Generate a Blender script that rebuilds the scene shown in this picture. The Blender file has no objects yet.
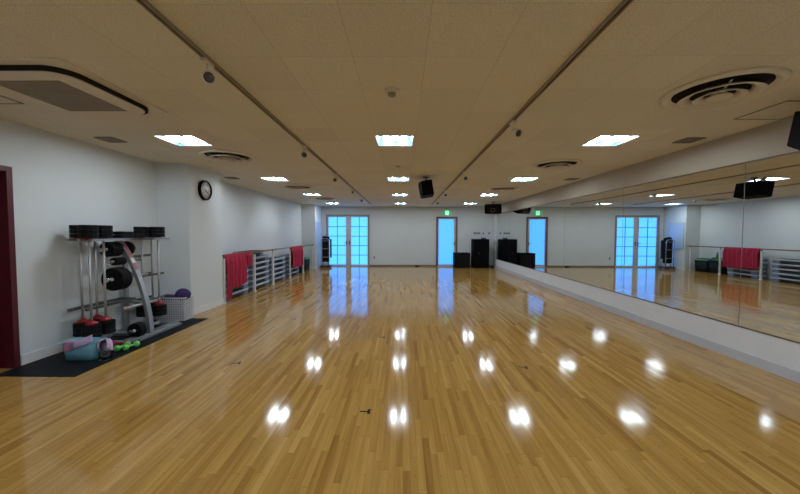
import bpy, bmesh, math, random
from mathutils import Vector, Matrix
random.seed(7)
S = bpy.context.scene
COL = S.collection
PI = math.pi

# ------------------------------------------------------------------ view
S.view_settings.view_transform = 'Standard'
S.view_settings.look = 'None'
S.view_settings.gamma = 1
S.view_settings.exposure = 0.0
S.view_settings.use_curve_mapping = False

# ------------------------------------------------------------------ room measures (metres)
H = 2.63
XL, XR = -4.168, 3.876          # left wall face, mirror face on the right
XRW = 3.93                      # right wall face behind the mirrors
YF, YN = 14.72, -2.6            # far wall, wall behind the camera
XC = -3.69                      # face of the pillar with the clock
XC2, YC2 = -3.60, 13.55         # pillar beside the glass doors

# ------------------------------------------------------------------ materials
def nodes(name):
    m = bpy.data.materials.new(name); m.use_nodes = True
    nt = m.node_tree; b = nt.nodes['Principled BSDF']
    return m, nt, b

def pm(name, col, rough=0.5, metal=0.0, var=0.06, scale=9.0, bump=0.0, bscale=60.0, emit=None, estr=0.0, alpha=None, coat=0.0, trans=0.0):
    m, nt, b = nodes(name)
    N, L = nt.nodes, nt.links
    tc = N.new('ShaderNodeTexCoord')
    nz = N.new('ShaderNodeTexNoise'); nz.inputs['Scale'].default_value = scale; nz.inputs['Detail'].default_value = 3
    L.new(tc.outputs['Object'], nz.inputs['Vector'])
    cr = N.new('ShaderNodeValToRGB')
    a = [max(0, c*(1-var)) for c in col]; d = [min(1, c*(1+var)) for c in col]
    cr.color_ramp.elements[0].color = (*a, 1); cr.color_ramp.elements[1].color = (*d, 1)
    cr.color_ramp.elements[0].position = 0.3; cr.color_ramp.elements[1].position = 0.7
    L.new(nz.outputs['Fac'], cr.inputs['Fac']); L.new(cr.outputs['Color'], b.inputs['Base Color'])
    b.inputs['Roughness'].default_value = rough; b.inputs['Metallic'].default_value = metal
    b.inputs['Coat Weight'].default_value = coat
    if max(col) < 0.03: b.inputs['Specular IOR Level'].default_value = 0.07
    if trans: b.inputs['Transmission Weight'].default_value = trans
    if alpha is not None: b.inputs['Alpha'].default_value = alpha
    if emit:
        b.inputs['Emission Color'].default_value = (*emit, 1); b.inputs['Emission Strength'].default_value = estr
    if bump:
        n2 = N.new('ShaderNodeTexNoise'); n2.inputs['Scale'].default_value = bscale; n2.inputs['Detail'].default_value = 4
        L.new(tc.outputs['Object'], n2.inputs['Vector'])
        bp = N.new('ShaderNodeBump'); bp.inputs['Strength'].default_value = bump; bp.inputs['Distance'].default_value = 0.01
        L.new(n2.outputs['Fac'], bp.inputs['Height']); L.new(bp.outputs['Normal'], b.inputs['Normal'])
    return m

def mathn(nt, op, a, b=None, c=None):
    n = nt.nodes.new('ShaderNodeMath'); n.operation = op
    for i, v in enumerate((a, b, c)):
        if v is None: continue
        if isinstance(v, (int, float)): n.inputs[i].default_value = v
        else: nt.links.new(v, n.inputs[i])
    return n.outputs[0]

def floor_material():
    m, nt, b = nodes('honey strip wood floor'); N, L = nt.nodes, nt.links
    tc = N.new('ShaderNodeTexCoord'); sp = N.new('ShaderNodeSeparateXYZ'); L.new(tc.outputs['Object'], sp.inputs[0])
    X, Y = sp.outputs[0], sp.outputs[1]
    W, LEN = 0.045, 0.72
    xr = mathn(nt, 'DIVIDE', X, W); row = mathn(nt, 'FLOOR', xr)
    w1 = N.new('ShaderNodeTexWhiteNoise'); w1.noise_dimensions = '1D'; L.new(row, w1.inputs['W'])
    yo = mathn(nt, 'ADD', mathn(nt, 'DIVIDE', Y, LEN), mathn(nt, 'MULTIPLY', w1.outputs['Value'], 7.3))
    colr = mathn(nt, 'FLOOR', yo)
    cb = N.new('ShaderNodeCombineXYZ'); L.new(row, cb.inputs[0]); L.new(colr, cb.inputs[1])
    w2 = N.new('ShaderNodeTexWhiteNoise'); w2.noise_dimensions = '2D'; L.new(cb.outputs[0], w2.inputs['Vector'])
    cr = N.new('ShaderNodeValToRGB'); e = cr.color_ramp.elements
    e[0].position = 0.0; e[0].color = (0.32, 0.170, 0.040, 1)
    e[1].position = 1.0; e[1].color = (0.54, 0.335, 0.100, 1)
    for p, c in ((0.10, (0.395, 0.222, 0.054, 1)), (0.4, (0.445, 0.263, 0.070, 1)), (0.85, (0.475, 0.285, 0.078, 1))):
        k = e.new(p); k.color = c
    L.new(w2.outputs['Value'], cr.inputs['Fac'])
    # grain along the strips
    mp = N.new('ShaderNodeMapping'); mp.inputs['Scale'].default_value = (30, 1.3, 1); L.new(tc.outputs['Object'], mp.inputs['Vector'])
    add = N.new('ShaderNodeVectorMath'); add.operation = 'ADD'; L.new(mp.outputs[0], add.inputs[0])
    cb2 = N.new('ShaderNodeCombineXYZ'); L.new(mathn(nt, 'MULTIPLY', w2.outputs['Value'], 40.0), cb2.inputs[2]); L.new(cb2.outputs[0], add.inputs[1])
    nz = N.new('ShaderNodeTexNoise'); nz.inputs['Scale'].default_value = 1.0; nz.inputs['Detail'].default_value = 4; L.new(add.outputs[0], nz.inputs['Vector'])
    mx = N.new('ShaderNodeMix'); mx.data_type = 'RGBA'; mx.blend_type = 'MULTIPLY'
    gr = N.new('ShaderNodeValToRGB'); gr.color_ramp.elements[0].color = (0.76, 0.70, 0.62, 1); gr.color_ramp.elements[1].color = (1.08, 1.06, 1.04, 1)
    gr.color_ramp.elements[0].position = 0.3; gr.color_ramp.elements[1].position = 0.62
    L.new(nz.outputs['Fac'], gr.inputs['Fac'])
    mx.inputs[0].default_value = 0.8; L.new(cr.outputs['Color'], mx.inputs[6]); L.new(gr.outputs['Color'], mx.inputs[7])
    # joints between strips, board ends
    fx = mathn(nt, 'FRACT', xr); jx = mathn(nt, 'LESS_THAN', fx, 0.035)
    fy = mathn(nt, 'FRACT', yo); jy = mathn(nt, 'LESS_THAN', fy, 0.006)
    j = mathn(nt, 'MAXIMUM', jx, jy)
    # small round screw plugs in cross rows
    pu = mathn(nt, 'SUBTRACT', mathn(nt, 'FRACT', mathn(nt, 'DIVIDE', X, 0.152)), 0.5)
    pv = mathn(nt, 'SUBTRACT', mathn(nt, 'FRACT', mathn(nt, 'ADD', mathn(nt, 'DIVIDE', Y, 0.303), 0.1)), 0.5)
    du = mathn(nt, 'MULTIPLY', pu, 0.152); dv = mathn(nt, 'MULTIPLY', pv, 0.303)
    d2 = mathn(nt, 'ADD', mathn(nt, 'MULTIPLY', du, du), mathn(nt, 'MULTIPLY', dv, dv))
    plug = mathn(nt, 'LESS_THAN', d2, 0.0000130)
    mask = mathn(nt, 'MAXIMUM', mathn(nt, 'MULTIPLY', j, 0.35), mathn(nt, 'MULTIPLY', plug, 0.75))
    mx2 = N.new('ShaderNodeMix'); mx2.data_type = 'RGBA'
    L.new(mask, mx2.inputs[0]); L.new(mx.outputs[2], mx2.inputs[6]); mx2.inputs[7].default_value = (0.10, 0.045, 0.012, 1)
    L.new(mx2.outputs[2], b.inputs['Base Color'])
    # worn lacquer
    n3 = N.new('ShaderNodeTexNoise'); n3.inputs['Scale'].default_value = 1.6; n3.inputs['Detail'].default_value = 5; L.new(tc.outputs['Object'], n3.inputs['Vector'])
    rr = N.new('ShaderNodeMapRange'); rr.inputs[1].default_value = 0.3; rr.inputs[2].default_value = 0.7; rr.inputs[3].default_value = 0.075; rr.inputs[4].default_value = 0.11
    L.new(n3.outputs['Fac'], rr.inputs[0]); L.new(rr.outputs[0], b.inputs['Roughness'])
    b.inputs['IOR'].default_value = 1.5
    geo = N.new('ShaderNodeNewGeometry')
    tl = N.new('ShaderNodeVectorMath'); tl.operation = 'SUBTRACT'; L.new(w2.outputs['Color'], tl.inputs[0]); tl.inputs[1].default_value = (0.5, 0.5, 0.5)
    tm = N.new('ShaderNodeVectorMath'); tm.operation = 'MULTIPLY'; L.new(tl.outputs[0], tm.inputs[0]); tm.inputs[1].default_value = (0.010, 0.004, 0.0)
    ta = N.new('ShaderNodeVectorMath'); ta.operation = 'ADD'; L.new(geo.outputs['Normal'], ta.inputs[0]); L.new(tm.outputs[0], ta.inputs[1])
    tn = N.new('ShaderNodeVectorMath'); tn.operation = 'NORMALIZE'; L.new(ta.outputs[0], tn.inputs[0]); L.new(tn.outputs[0], b.inputs['Normal'])
    return m

def ceiling_material():
    m, nt, b = nodes('fissured mineral ceiling tile'); N, L = nt.nodes, nt.links
    tc = N.new('ShaderNodeTexCoord'); sp = N.new('ShaderNodeSeparateXYZ'); L.new(tc.outputs['Object'], sp.inputs[0])
    fx = mathn(nt, 'FRACT', mathn(nt, 'DIVIDE', mathn(nt, 'ADD', sp.outputs[0], 0.347 + 4.88), 0.488))
    fy = mathn(nt, 'FRACT', mathn(nt, 'DIVIDE', mathn(nt, 'ADD', sp.outputs[1], 3.34), 0.51))
    j = mathn(nt, 'MAXIMUM', mathn(nt, 'LESS_THAN', fx, 0.010), mathn(nt, 'LESS_THAN', fy, 0.008))
    cell = N.new('ShaderNodeCombineXYZ')
    L.new(mathn(nt, 'FLOOR', mathn(nt, 'DIVIDE', mathn(nt, 'ADD', sp.outputs[0], 5.227), 0.488)), cell.inputs[0])
    L.new(mathn(nt, 'FLOOR', mathn(nt, 'DIVIDE', mathn(nt, 'ADD', sp.outputs[1], 3.34), 0.51)), cell.inputs[1])
    wn = N.new('ShaderNodeTexWhiteNoise'); wn.noise_dimensions = '2D'; L.new(cell.outputs[0], wn.inputs['Vector'])
    nz = N.new('ShaderNodeTexNoise'); nz.inputs['Scale'].default_value = 130; nz.inputs['Detail'].default_value = 5; nz.inputs['Roughness'].default_value = 0.7
    L.new(tc.outputs['Object'], nz.inputs['Vector'])
    cr = N.new('ShaderNodeValToRGB'); e = cr.color_ramp.elements
    e[0].position = 0.34; e[0].color = (0.47, 0.44, 0.35, 1); e[1].position = 0.50; e[1].color = (0.76, 0.72, 0.61, 1)
    L.new(nz.outputs['Fac'], cr.inputs['Fac'])
    mr = N.new('ShaderNodeMapRange'); mr.inputs[3].default_value = 0.95; mr.inputs[4].default_value = 1.04; L.new(wn.outputs['Value'], mr.inputs[0])
    mu = N.new('ShaderNodeVectorMath'); mu.operation = 'SCALE'; L.new(cr.outputs['Color'], mu.inputs[0]); L.new(mr.outputs[0], mu.inputs['Scale'])
    mx = N.new('ShaderNodeMix'); mx.data_type = 'RGBA'; L.new(mathn(nt, 'MULTIPLY', j, 0.28), mx.inputs[0])
    L.new(mu.outputs[0], mx.inputs[6]); mx.inputs[7].default_value = (0.20, 0.16, 0.12, 1)
    L.new(mx.outputs[2], b.inputs['Base Color']); b.inputs['Roughness'].default_value = 0.9
    bp = N.new('ShaderNodeBump'); bp.inputs['Strength'].default_value = 0.35; bp.inputs['Distance'].default_value = 0.004
    L.new(nz.outputs['Fac'], bp.inputs['Height']); L.new(bp.outputs['Normal'], b.inputs['Normal'])
    return m

M = {}
M['floor'] = floor_material()
M['ceiling'] = ceiling_material()
M['wall'] = pm('painted wall', (0.60, 0.645, 0.67), 0.75, var=0.02, scale=1.5, bump=0.08, bscale=45)
M['soffit'] = pm('tan painted band', (0.44, 0.395, 0.325), 0.8, var=0.02, scale=2)
M['kick'] = pm('white plinth paint', (0.67, 0.70, 0.74), 0.6, var=0.02, scale=2)
M['base'] = pm('pale vinyl baseboard', (0.50, 0.52, 0.57), 0.5, var=0.03, scale=3)
M['basew'] = pm('white vinyl baseboard', (0.66, 0.69, 0.72), 0.5, var=0.03, scale=3)
M['brownbase'] = pm('brown baseboard', (0.16, 0.12, 0.10), 0.5)
M['red'] = pm('dark red door paint', (0.085, 0.001, 0.005), 0.45, var=0.05, scale=2)
M['redframe'] = pm('maroon door frame paint', (0.075, 0.006, 0.013), 0.45)
M['frame'] = pm('brown grey door frame', (0.30, 0.27, 0.25), 0.45)
M['doorwhite'] = pm('pale door stile paint', (0.48, 0.50, 0.52), 0.45)
M['dframe'] = pm('dark brown door frame', (0.13, 0.10, 0.09), 0.45)
M['muntin'] = pm('slate muntin bar', (0.07, 0.14, 0.22), 0.4)
M['chrome'] = pm('chrome', (0.72, 0.73, 0.75), 0.2, metal=1.0, var=0.02)
M['steel'] = pm('silver powder coated steel', (0.34, 0.36, 0.39), 0.38, metal=0.6, var=0.05)
M['barsteel'] = pm('brushed bar steel', (0.46, 0.47, 0.49), 0.42, metal=0.7, var=0.04)
M['dsteel'] = pm('dark steel', (0.12, 0.125, 0.115), 0.4, metal=0.6)
M['alu'] = pm('aluminium joint strip', (0.38, 0.37, 0.34), 0.4, metal=0.5)
M['brown'] = pm('brown mirror trim', (0.13, 0.085, 0.05), 0.45)
M['black'] = pm('black rubber', (0.010, 0.010, 0.012), 0.5, var=0.2, bump=0.05)
M['blackp'] = pm('black painted cabinet', (0.003, 0.003, 0.005), 0.65, var=0.15)
M['mat'] = pm('black rubber floor mat', (0.010, 0.013, 0.017), 0.55, var=0.2, scale=25, bump=0.15, bscale=160)
M['hub'] = pm('red plastic hub', (0.27, 0.008, 0.014), 0.35, var=0.05)
M['cloth'] = pm('crimson cloth', (0.34, 0.008, 0.042), 0.85, var=0.12, scale=6, bump=0.1, bscale=220)
M['rail'] = pm('varnished brown wood rail', (0.22, 0.13, 0.085), 0.3, var=0.15, scale=14)
M['post'] = pm('white painted post', (0.62, 0.60, 0.58), 0.35, var=0.03)
M['steptop'] = pm('charcoal ribbed step surface', (0.030, 0.036, 0.045), 0.6, var=0.1, bump=0.3, bscale=120)
M['stepside'] = pm('blue grey step plastic', (0.38, 0.44, 0.52), 0.42, var=0.05)
M['stepleg'] = pm('slate blue riser plastic', (0.13, 0.18, 0.27), 0.5, var=0.08)
M['greybin'] = pm('charcoal bin plastic', (0.020, 0.026, 0.028), 0.5, var=0.1)
M['green'] = pm('dark green foam', (0.05, 0.24, 0.10), 0.7, var=0.15)
M['palegreen'] = pm('pale green plastic rim', (0.20, 0.40, 0.24), 0.5)
M['lime'] = pm('lime green vinyl', (0.16, 0.62, 0.13), 0.4, var=0.05)
M['redvinyl'] = pm('dark red vinyl', (0.32, 0.01, 0.04), 0.4)
M['aqua'] = pm('pale blue translucent plastic', (0.22, 0.54, 0.70), 0.3, var=0.05, trans=0.2)
M['lilac'] = pm('lilac towel cloth', (0.62, 0.50, 0.80), 0.9, var=0.06, bump=0.25, bscale=180)
M['pink'] = pm('pink mauve towel cloth', (0.46, 0.24, 0.42), 0.9, var=0.08, bump=0.25, bscale=180)
M['purple'] = pm('dark purple cloth', (0.035, 0.02, 0.12), 0.85, var=0.2, bump=0.3, bscale=90)
M['clear'] = pm('clear plastic', (0.85, 0.90, 0.94), 0.03, trans=1.0, var=0.02)
M['wire'] = pm('white plastic wire', (0.60, 0.62, 0.66), 0.4, var=0.03)
M['paper'] = pm('grey bag plastic', (0.28, 0.29, 0.33), 0.8, var=0.04)
M['ink'] = pm('dark ink', (0.02, 0.02, 0.03), 0.7)
M['dial'] = pm('white clock dial', (0.72, 0.74, 0.74), 0.45, var=0.02)
M['vent'] = pm('cream vent paint', (0.70, 0.64, 0.53), 0.5, var=0.03)
M['ventshade'] = pm('painted vent shade', (0.022, 0.019, 0.017), 0.8)  # near-black colour standing in for shade inside the vent openings
M['grille'] = pm('taupe intake grille', (0.28, 0.25, 0.20), 0.7, var=0.05)
M['hatch'] = pm('cream hatch board', (0.66, 0.62, 0.53), 0.8, var=0.05)
M['hatchline'] = pm('bronze hatch edging', (0.17, 0.14, 0.10), 0.5)
M['track'] = pm('bronze lighting track', (0.30, 0.25, 0.18), 0.5)
M['trackslot'] = pm('dark track slot', (0.035, 0.028, 0.022), 0.6)
M['spot'] = pm('white spotlight enamel', (0.66, 0.62, 0.54), 0.4)
M['housing'] = pm('blue tinted mirror reflector', (0.05, 0.11, 0.17), 0.3, var=0.01)
M['board'] = pm('pale blue whiteboard', (0.50, 0.62, 0.80), 0.25, var=0.02)
M['plate'] = pm('grey wall plate', (0.30, 0.31, 0.32), 0.5)
M['dplate'] = pm('dark wall plate', (0.06, 0.065, 0.07), 0.5)
M['sticker'] = pm('faded red sticker', (0.30, 0.10, 0.11), 0.5)
M['stickerw'] = pm('white sticker', (0.70, 0.70, 0.70), 0.5)
M['brownbaseb'] = pm('dark red brown castor base', (0.10, 0.03, 0.03), 0.4)
M['tube'] = pm('lit fluorescent tube', (0.9, 0.95, 1.0), 0.4, emit=(0.90, 0.96, 1.0), estr=70)
M['exitgreen'] = pm('lit green exit panel', (0.01, 0.30, 0.10), 0.4, emit=(0.015, 0.42, 0.14), estr=0.9)
M['exitwhite'] = pm('lit pale exit pictogram', (0.7, 0.95, 0.8), 0.4, emit=(0.45, 1.0, 0.68), estr=1.0)
M['daylight'] = pm('frosted glass in daylight', (0.10, 0.30, 0.55), 0.25, var=0.03, emit=(0.13, 0.70, 2.1), estr=1.0)
M['daylight2'] = pm('blue frosted glass in daylight', (0.10, 0.28, 0.55), 0.25, var=0.03, emit=(0.09, 0.50, 1.5), estr=1.0)

def mirror_material():
    m, nt, b = nodes('mirror glass'); N, L = nt.nodes, nt.links
    tc = N.new('ShaderNodeTexCoord'); nz = N.new('ShaderNodeTexNoise'); nz.inputs['Scale'].default_value = 3
    L.new(tc.outputs['Object'], nz.inputs['Vector'])
    cr = N.new('ShaderNodeValToRGB'); cr.color_ramp.elements[0].color = (0.80, 0.84, 0.82, 1); cr.color_ramp.elements[1].color = (0.84, 0.87, 0.85, 1)
    L.new(nz.outputs['Fac'], cr.inputs['Fac']); L.new(cr.outputs['Color'], b.inputs['Base Color'])
    b.inputs['Metallic'].default_value = 1; b.inputs['Roughness'].default_value = 0.0
    return m
M['mirror'] = mirror_material()

# ------------------------------------------------------------------ mesh helpers
def nb(): return bmesh.new()

def box(bm, x0, x1, y0, y1, z0, z1, bev=0.0, mat=None):
    t = bmesh.new(); bmesh.ops.create_cube(t, size=1)
    for v in t.verts:
        v.co = Vector(((x0+x1)/2 + v.co.x*(x1-x0), (y0+y1)/2 + v.co.y*(y1-y0), (z0+z1)/2 + v.co.z*(z1-z0)))
    if bev: bmesh.ops.bevel(t, geom=t.edges[:], offset=bev, segments=2, affect='EDGES', profile=0.7)
    merge(bm, t, mat); return bm

def merge(bm, t, mat=None):
    if mat is not None: bmesh.ops.transform(t, matrix=mat, verts=t.verts)
    me = bpy.data.meshes.new('tmp'); t.to_mesh(me); t.free(); bm.from_mesh(me); bpy.data.meshes.remove(me)

def tube(bm, pts, r, seg=10, cap=True):
    """round tube through pts; r number or list"""
    pts = [Vector(p) for p in pts]; n = len(pts)
    rs = r if isinstance(r, (list, tuple)) else [r]*n
    rings = []; prev = None
    for i, p in enumerate(pts):
        d = (pts[min(i+1, n-1)] - pts[max(i-1, 0)]).normalized()
        if prev is None:
            a = Vector((0, 0, 1)) if abs(d.z) < 0.9 else Vector((1, 0, 0))
            u = d.cross(a).normalized()
        else:
            u = (prev - d*prev.dot(d)).normalized()
        prev = u; w = d.cross(u)
        rings.append([bm.verts.new(p + (u*math.cos(2*PI*k/seg) + w*math.sin(2*PI*k/seg))*rs[i]) for k in range(seg)])
    for a, b in zip(rings, rings[1:]):
        for k in range(seg):
            f = bm.faces.new((a[k], a[(k+1) % seg], b[(k+1) % seg], b[k])); f.smooth = True
    if cap:
        bm.faces.new(list(reversed(rings[0]))); bm.faces.new(rings[-1])
    return bm

def bar(bm, pts, w, h, up=(1, 0, 0)):
    """rectangular bar through pts: w across `up` cross direction, h along up"""
    pts = [Vector(p) for p in pts]; n = len(pts); rings = []
    for i, p in enumerate(pts):
        d = (pts[min(i+1, n-1)] - pts[max(i-1, 0)]).normalized()
        u = Vector(up); u = (u - d*u.dot(d)).normalized(); w_ = d.cross(u)
        rings.append([bm.verts.new(p + u*a*h/2 + w_*b*w/2) for a, b in ((-1, -1), (1, -1), (1, 1), (-1, 1))])
    for a, b in zip(rings, rings[1:]):
        for k in range(4): bm.faces.new((a[k], a[(k+1) % 4], b[(k+1) % 4], b[k]))
    bm.faces.new(list(reversed(rings[0]))); bm.faces.new(rings[-1])
    return bm

def lathe(bm, prof, seg=32, mat=None, close=False, smooth=True):
    """revolve (r,z) profile about z"""
    t = bmesh.new(); rings = []
    for r, z in prof:
        if r < 1e-6: rings.append([t.verts.new((0, 0, z))])
        else: rings.append([t.verts.new((r*math.cos(2*PI*k/seg), r*math.sin(2*PI*k/seg), z)) for k in range(seg)])
    pairs = list(zip(rings, rings[1:])) + ([(rings[-1], rings[0])] if close else [])
    for a, b in pairs:
        for k in range(seg):
            k2 = (k+1) % seg
            if len(a) == 1 and len(b) == 1: continue
            if len(a) == 1: f = t.faces.new((a[0], b[k2], b[k]))
            elif len(b) == 1: f = t.faces.new((a[k], a[k2], b[0]))
            else: f = t.faces.new((a[k], a[k2], b[k2], b[k]))
            f.smooth = smooth
    bmesh.ops.recalc_face_normals(t, faces=t.faces)
    merge(bm, t, mat); return bm

def prism(bm, poly, d0, d1, mat=None, bev=0.0):
    """poly in XY extruded z d0..d1"""
    t = bmesh.new()
    a = [t.verts.new((x, y, d0)) for x, y in poly]; b = [t.verts.new((x, y, d1)) for x, y in poly]
    n = len(poly); t.faces.new(list(reversed(a))); t.faces.new(b)
    for k in range(n): t.faces.new((a[k], a[(k+1) % n], b[(k+1) % n], b[k]))
    bmesh.ops.recalc_face_normals(t, faces=t.faces)
    if bev: bmesh.ops.bevel(t, geom=t.edges[:], offset=bev, segments=1, affect='EDGES')
    merge(bm, t, mat); return bm

def rrect(w, h, r, n=6, cx=0, cy=0):
    out = []
    for sx, sy, a0 in ((1, 1, 0), (-1, 1, 90), (-1, -1, 180), (1, -1, 270)):
        for k in range(n+1):
            a = math.radians(a0 + 90*k/n)
            out.append((cx + sx*(w/2-r) + r*math.cos(a), cy + sy*(h/2-r) + r*math.sin(a)))
    return out

def sphere(bm, c, r, sc=(1, 1, 1), seg=20):
    t = bmesh.new(); bmesh.ops.create_uvsphere(t, u_segments=seg, v_segments=max(8, seg//2), radius=r)
    for f in t.faces: f.smooth = True
    merge(bm, t, Matrix.Translation(c) @ Matrix.Diagonal((*sc, 1))); return bm

def slab(us, vs, holes, thick, to3):
    """flat plate with rectangular holes; us/vs ranges, to3(u,v,w)->xyz, thickness along w"""
    U = sorted({us[0], us[1], *[h[0] for h in holes], *[h[1] for h in holes]})
    V = sorted({vs[0], vs[1], *[h[2] for h in holes], *[h[3] for h in holes]})
    bm = bmesh.new(); vv = {}
    def g(i, j, k):
        if (i, j, k) not in vv: vv[(i, j, k)] = bm.verts.new(to3(U[i], V[j], thick*k))
        return vv[(i, j, k)]
    def solid(i, j):
        if not (0 <= i < len(U)-1 and 0 <= j < len(V)-1): return False
        u, v = (U[i]+U[i+1])/2, (V[j]+V[j+1])/2
        return not any(h[0] < u < h[1] and h[2] < v < h[3] for h in holes)
    for i in range(len(U)-1):
        for j in range(len(V)-1):
            if not solid(i, j): continue
            for k in (0, 1): bm.faces.new([g(i, j, k), g(i+1, j, k), g(i+1, j+1, k), g(i, j+1, k)])
            for (di, dj, a, b_) in ((-1, 0, (0, 0), (0, 1)), (1, 0, (1, 0), (1, 1)), (0, -1, (0, 0), (1, 0)), (0, 1, (0, 1), (1, 1))):
                if not solid(i+di, j+dj):
                    bm.faces.new([g(i+a[0], j+a[1], 0), g(i+b_[0], j+b_[1], 0), g(i+b_[0], j+b_[1], 1), g(i+a[0], j+a[1], 1)])
    bmesh.ops.recalc_face_normals(bm, faces=bm.faces)
    return bm

def obj(name, bm, mat, parent=None, loc=None):
    me = bpy.data.meshes.new(name); bm.to_mesh(me); bm.free()
    me.materials.append(M[mat] if isinstance(mat, str) else mat)
    o = bpy.data.objects.new(name, me); COL.objects.link(o)
    if parent is not None: o.parent = parent
    if loc is not None: o.location = loc
    return o

def tag(o, label, cat, group=None, kind=None):
    o['label'] = label; o['category'] = cat
    if group: o['group'] = group
    if kind: o['kind'] = kind
    return o

def thing(name, label, cat, loc=(0, 0, 0), rz=0.0, group=None):
    o = bpy.data.objects.new(name, None); o.empty_display_size = 0.1; COL.objects.link(o)
    o.location = loc; o.rotation_euler = (0, 0, rz)
    return tag(o, label, cat, group)

def struct(name, bm, mat, label=None):
    o = obj(name, bm, mat); o['kind'] = 'structure'
    if label: o['label'] = label
    return o

def sempty(name, loc=(0, 0, 0)):
    o = bpy.data.objects.new(name, None); COL.objects.link(o); o.location = loc; o['kind'] = 'structure'; return o

def dup(root, loc, label, rz=None, group=None):
    r = root.copy(); COL.objects.link(r); r.location = loc
    if rz is not None: r.rotation_euler = (0, 0, rz)
    r['label'] = label
    if group: r['group'] = group
    for ch in list(root.children):
        c = ch.copy(); COL.objects.link(c); c.parent = r
        for g in list(ch.children):
            d = g.copy(); COL.objects.link(d); d.parent = c
    return r

# ------------------------------------------------------------------ room shell
LX, LY = (-2.8225, -0.1145, 2.6071), (-1.62, 1.36, 4.3165, 7.3406, 10.3116, 13.2803)
LS = 0.469
holes = [(x-LS/2, x+LS/2, y-LS/2, y+LS/2) for x in LX for y in LY]
struct('ceiling', slab((XL-0.3, XRW+0.3), (YN-0.2, YF+0.3), holes, 0.2, lambda u, v, w: (u, v, H+w)), 'ceiling')
b = nb(); box(b, XL-0.3, XRW+0.3, YN-0.2, YF+0.5, -0.12, 0); struct('floor', b, 'floor')

# left wall: plan outline with the clock pillar and the far pillar, doorway of the red door left open
D1 = (2.53, 3.508, 2.14)
struct('wall_left', slab((YN, YF+0.3), (0, H), [(D1[0], D1[1], 0, D1[2])], -0.2, lambda u, v, w: (XL+w, u, v)), 'wall')
b = nb(); prism(b, [(XL-0.02, 5.60), (XC, 5.71), (XC, 6.73), (XL-0.02, 6.73)], 0, H)
struct('wall_pillar_left', b, 'wall')
b = nb(); box(b, XL-0.02, XC2, YC2, YF+0.02, 0, H)
struct('wall_pillar_far', b, 'wall')
# far wall with door openings
DD = (-3.395, -1.535, 2.245)     # double door opening x0,x1,top
DR = (1.46, 2.34, 2.165)         # single door opening
struct('wall_far', slab((XL-0.2, XRW+0.2), (0, H), [(DD[0], DD[1], 0, DD[2]), (DR[0], DR[1], 0, DR[2])], 0.2, lambda u, v, w: (u, YF+w, v)), 'wall')
b = nb(); box(b, XRW, XRW+0.2, YN, YF+0.2, 0, H); struct('wall_right', b, 'wall')
b = nb(); box(b, XRW-0.055, XRW, YN, YF, 2.277, H); struct('trim_soffit', b, 'soffit')
b = nb(); box(b, XL-0.2, XRW+0.2, YN-0.2, YN, 0, H); struct('wall_near', b, 'wall')

# baseboards
b = nb()
box(b, XL, XL+0.012, D1[1]+0.03, 5.605, 0, 0.11)
prism(b, [(XL, 5.60), (XC+0.012, 5.697), (XC+0.012, 6.742), (XL, 6.742), (XL, 6.73), (XC, 6.73), (XC, 5.71)], 0, 0.11)
box(b, XL, XL+0.012, 6.742, YC2, 0, 0.11)
box(b, XL, XC2+0.012, YC2-0.012, YC2, 0, 0.11); box(b, XC2, XC2+0.012, YC2, YF, 0, 0.11)
struct('baseboard_left', b, 'basew')
b = nb()
for x0, x1 in ((XC2+0.012, DD[0]-0.03), (DD[1]+0.03, DR[0]-0.03), (DR[1]+0.03, XRW)):
    box(b, x0, x1, YF-0.012, YF, 0, 0.06)
struct('baseboard_far', b, 'brownbase')

# plinth under the mirrors
YM1 = 13.95
b = nb(); box(b, XR, XRW, YN, YM1, 0.0, 0.385, 0.003); struct('trim_plinth', b, 'kick')
b = nb(); box(b, XR-0.012, XR, YN, YM1, 0, 0.112); struct('baseboard_right', b, 'base')

# ------------------------------------------------------------------ mirrors
seams = [1.70, 3.858, 5.95, 8.09, 10.20, 12.30, YM1]
ml = ['tall wall mirror panel nearest the camera, cut by the right edge of the photo',
      'wall mirror panel second from the camera, reflecting the red cloth and the hanging speaker',
      'wall mirror panel third from the camera, reflecting the glass double doors',
      'wall mirror panel fourth from the camera on the right wall above the plinth',
      'wall mirror panel fifth from the camera, second from the far end of the row',
      'wall mirror panel at the far end of the row, beside the tall black cabinet']
for i, (y0, y1) in enumerate(zip(seams, seams[1:])):
    t = thing('wall_mirror', ml[i], 'mirror', (XR, (y0+y1)/2, 0.385), 0, 'mirror panels along the right wall')
    h = (y1-y0)/2 - 0.004
    b = nb(); box(b, 0.0, 0.008, -h, h, 0.012, 1.872); obj('mirror_glass', b, 'mirror', t)
    b = nb(); box(b, 0.008, 0.052, -h-0.003, h+0.003, 0.0, 1.885); obj('backing_board', b, 'alu', t)
    b = nb(); box(b, -0.006, 0.010, -h-0.003, h+0.003, 0.0, 0.014); obj('bottom_channel', b, 'brown', t)
    b = nb(); box(b, -0.006, 0.010, -h-0.003, h+0.003, 1.870, 1.888); obj('top_channel', b, 'brown', t)

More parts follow.
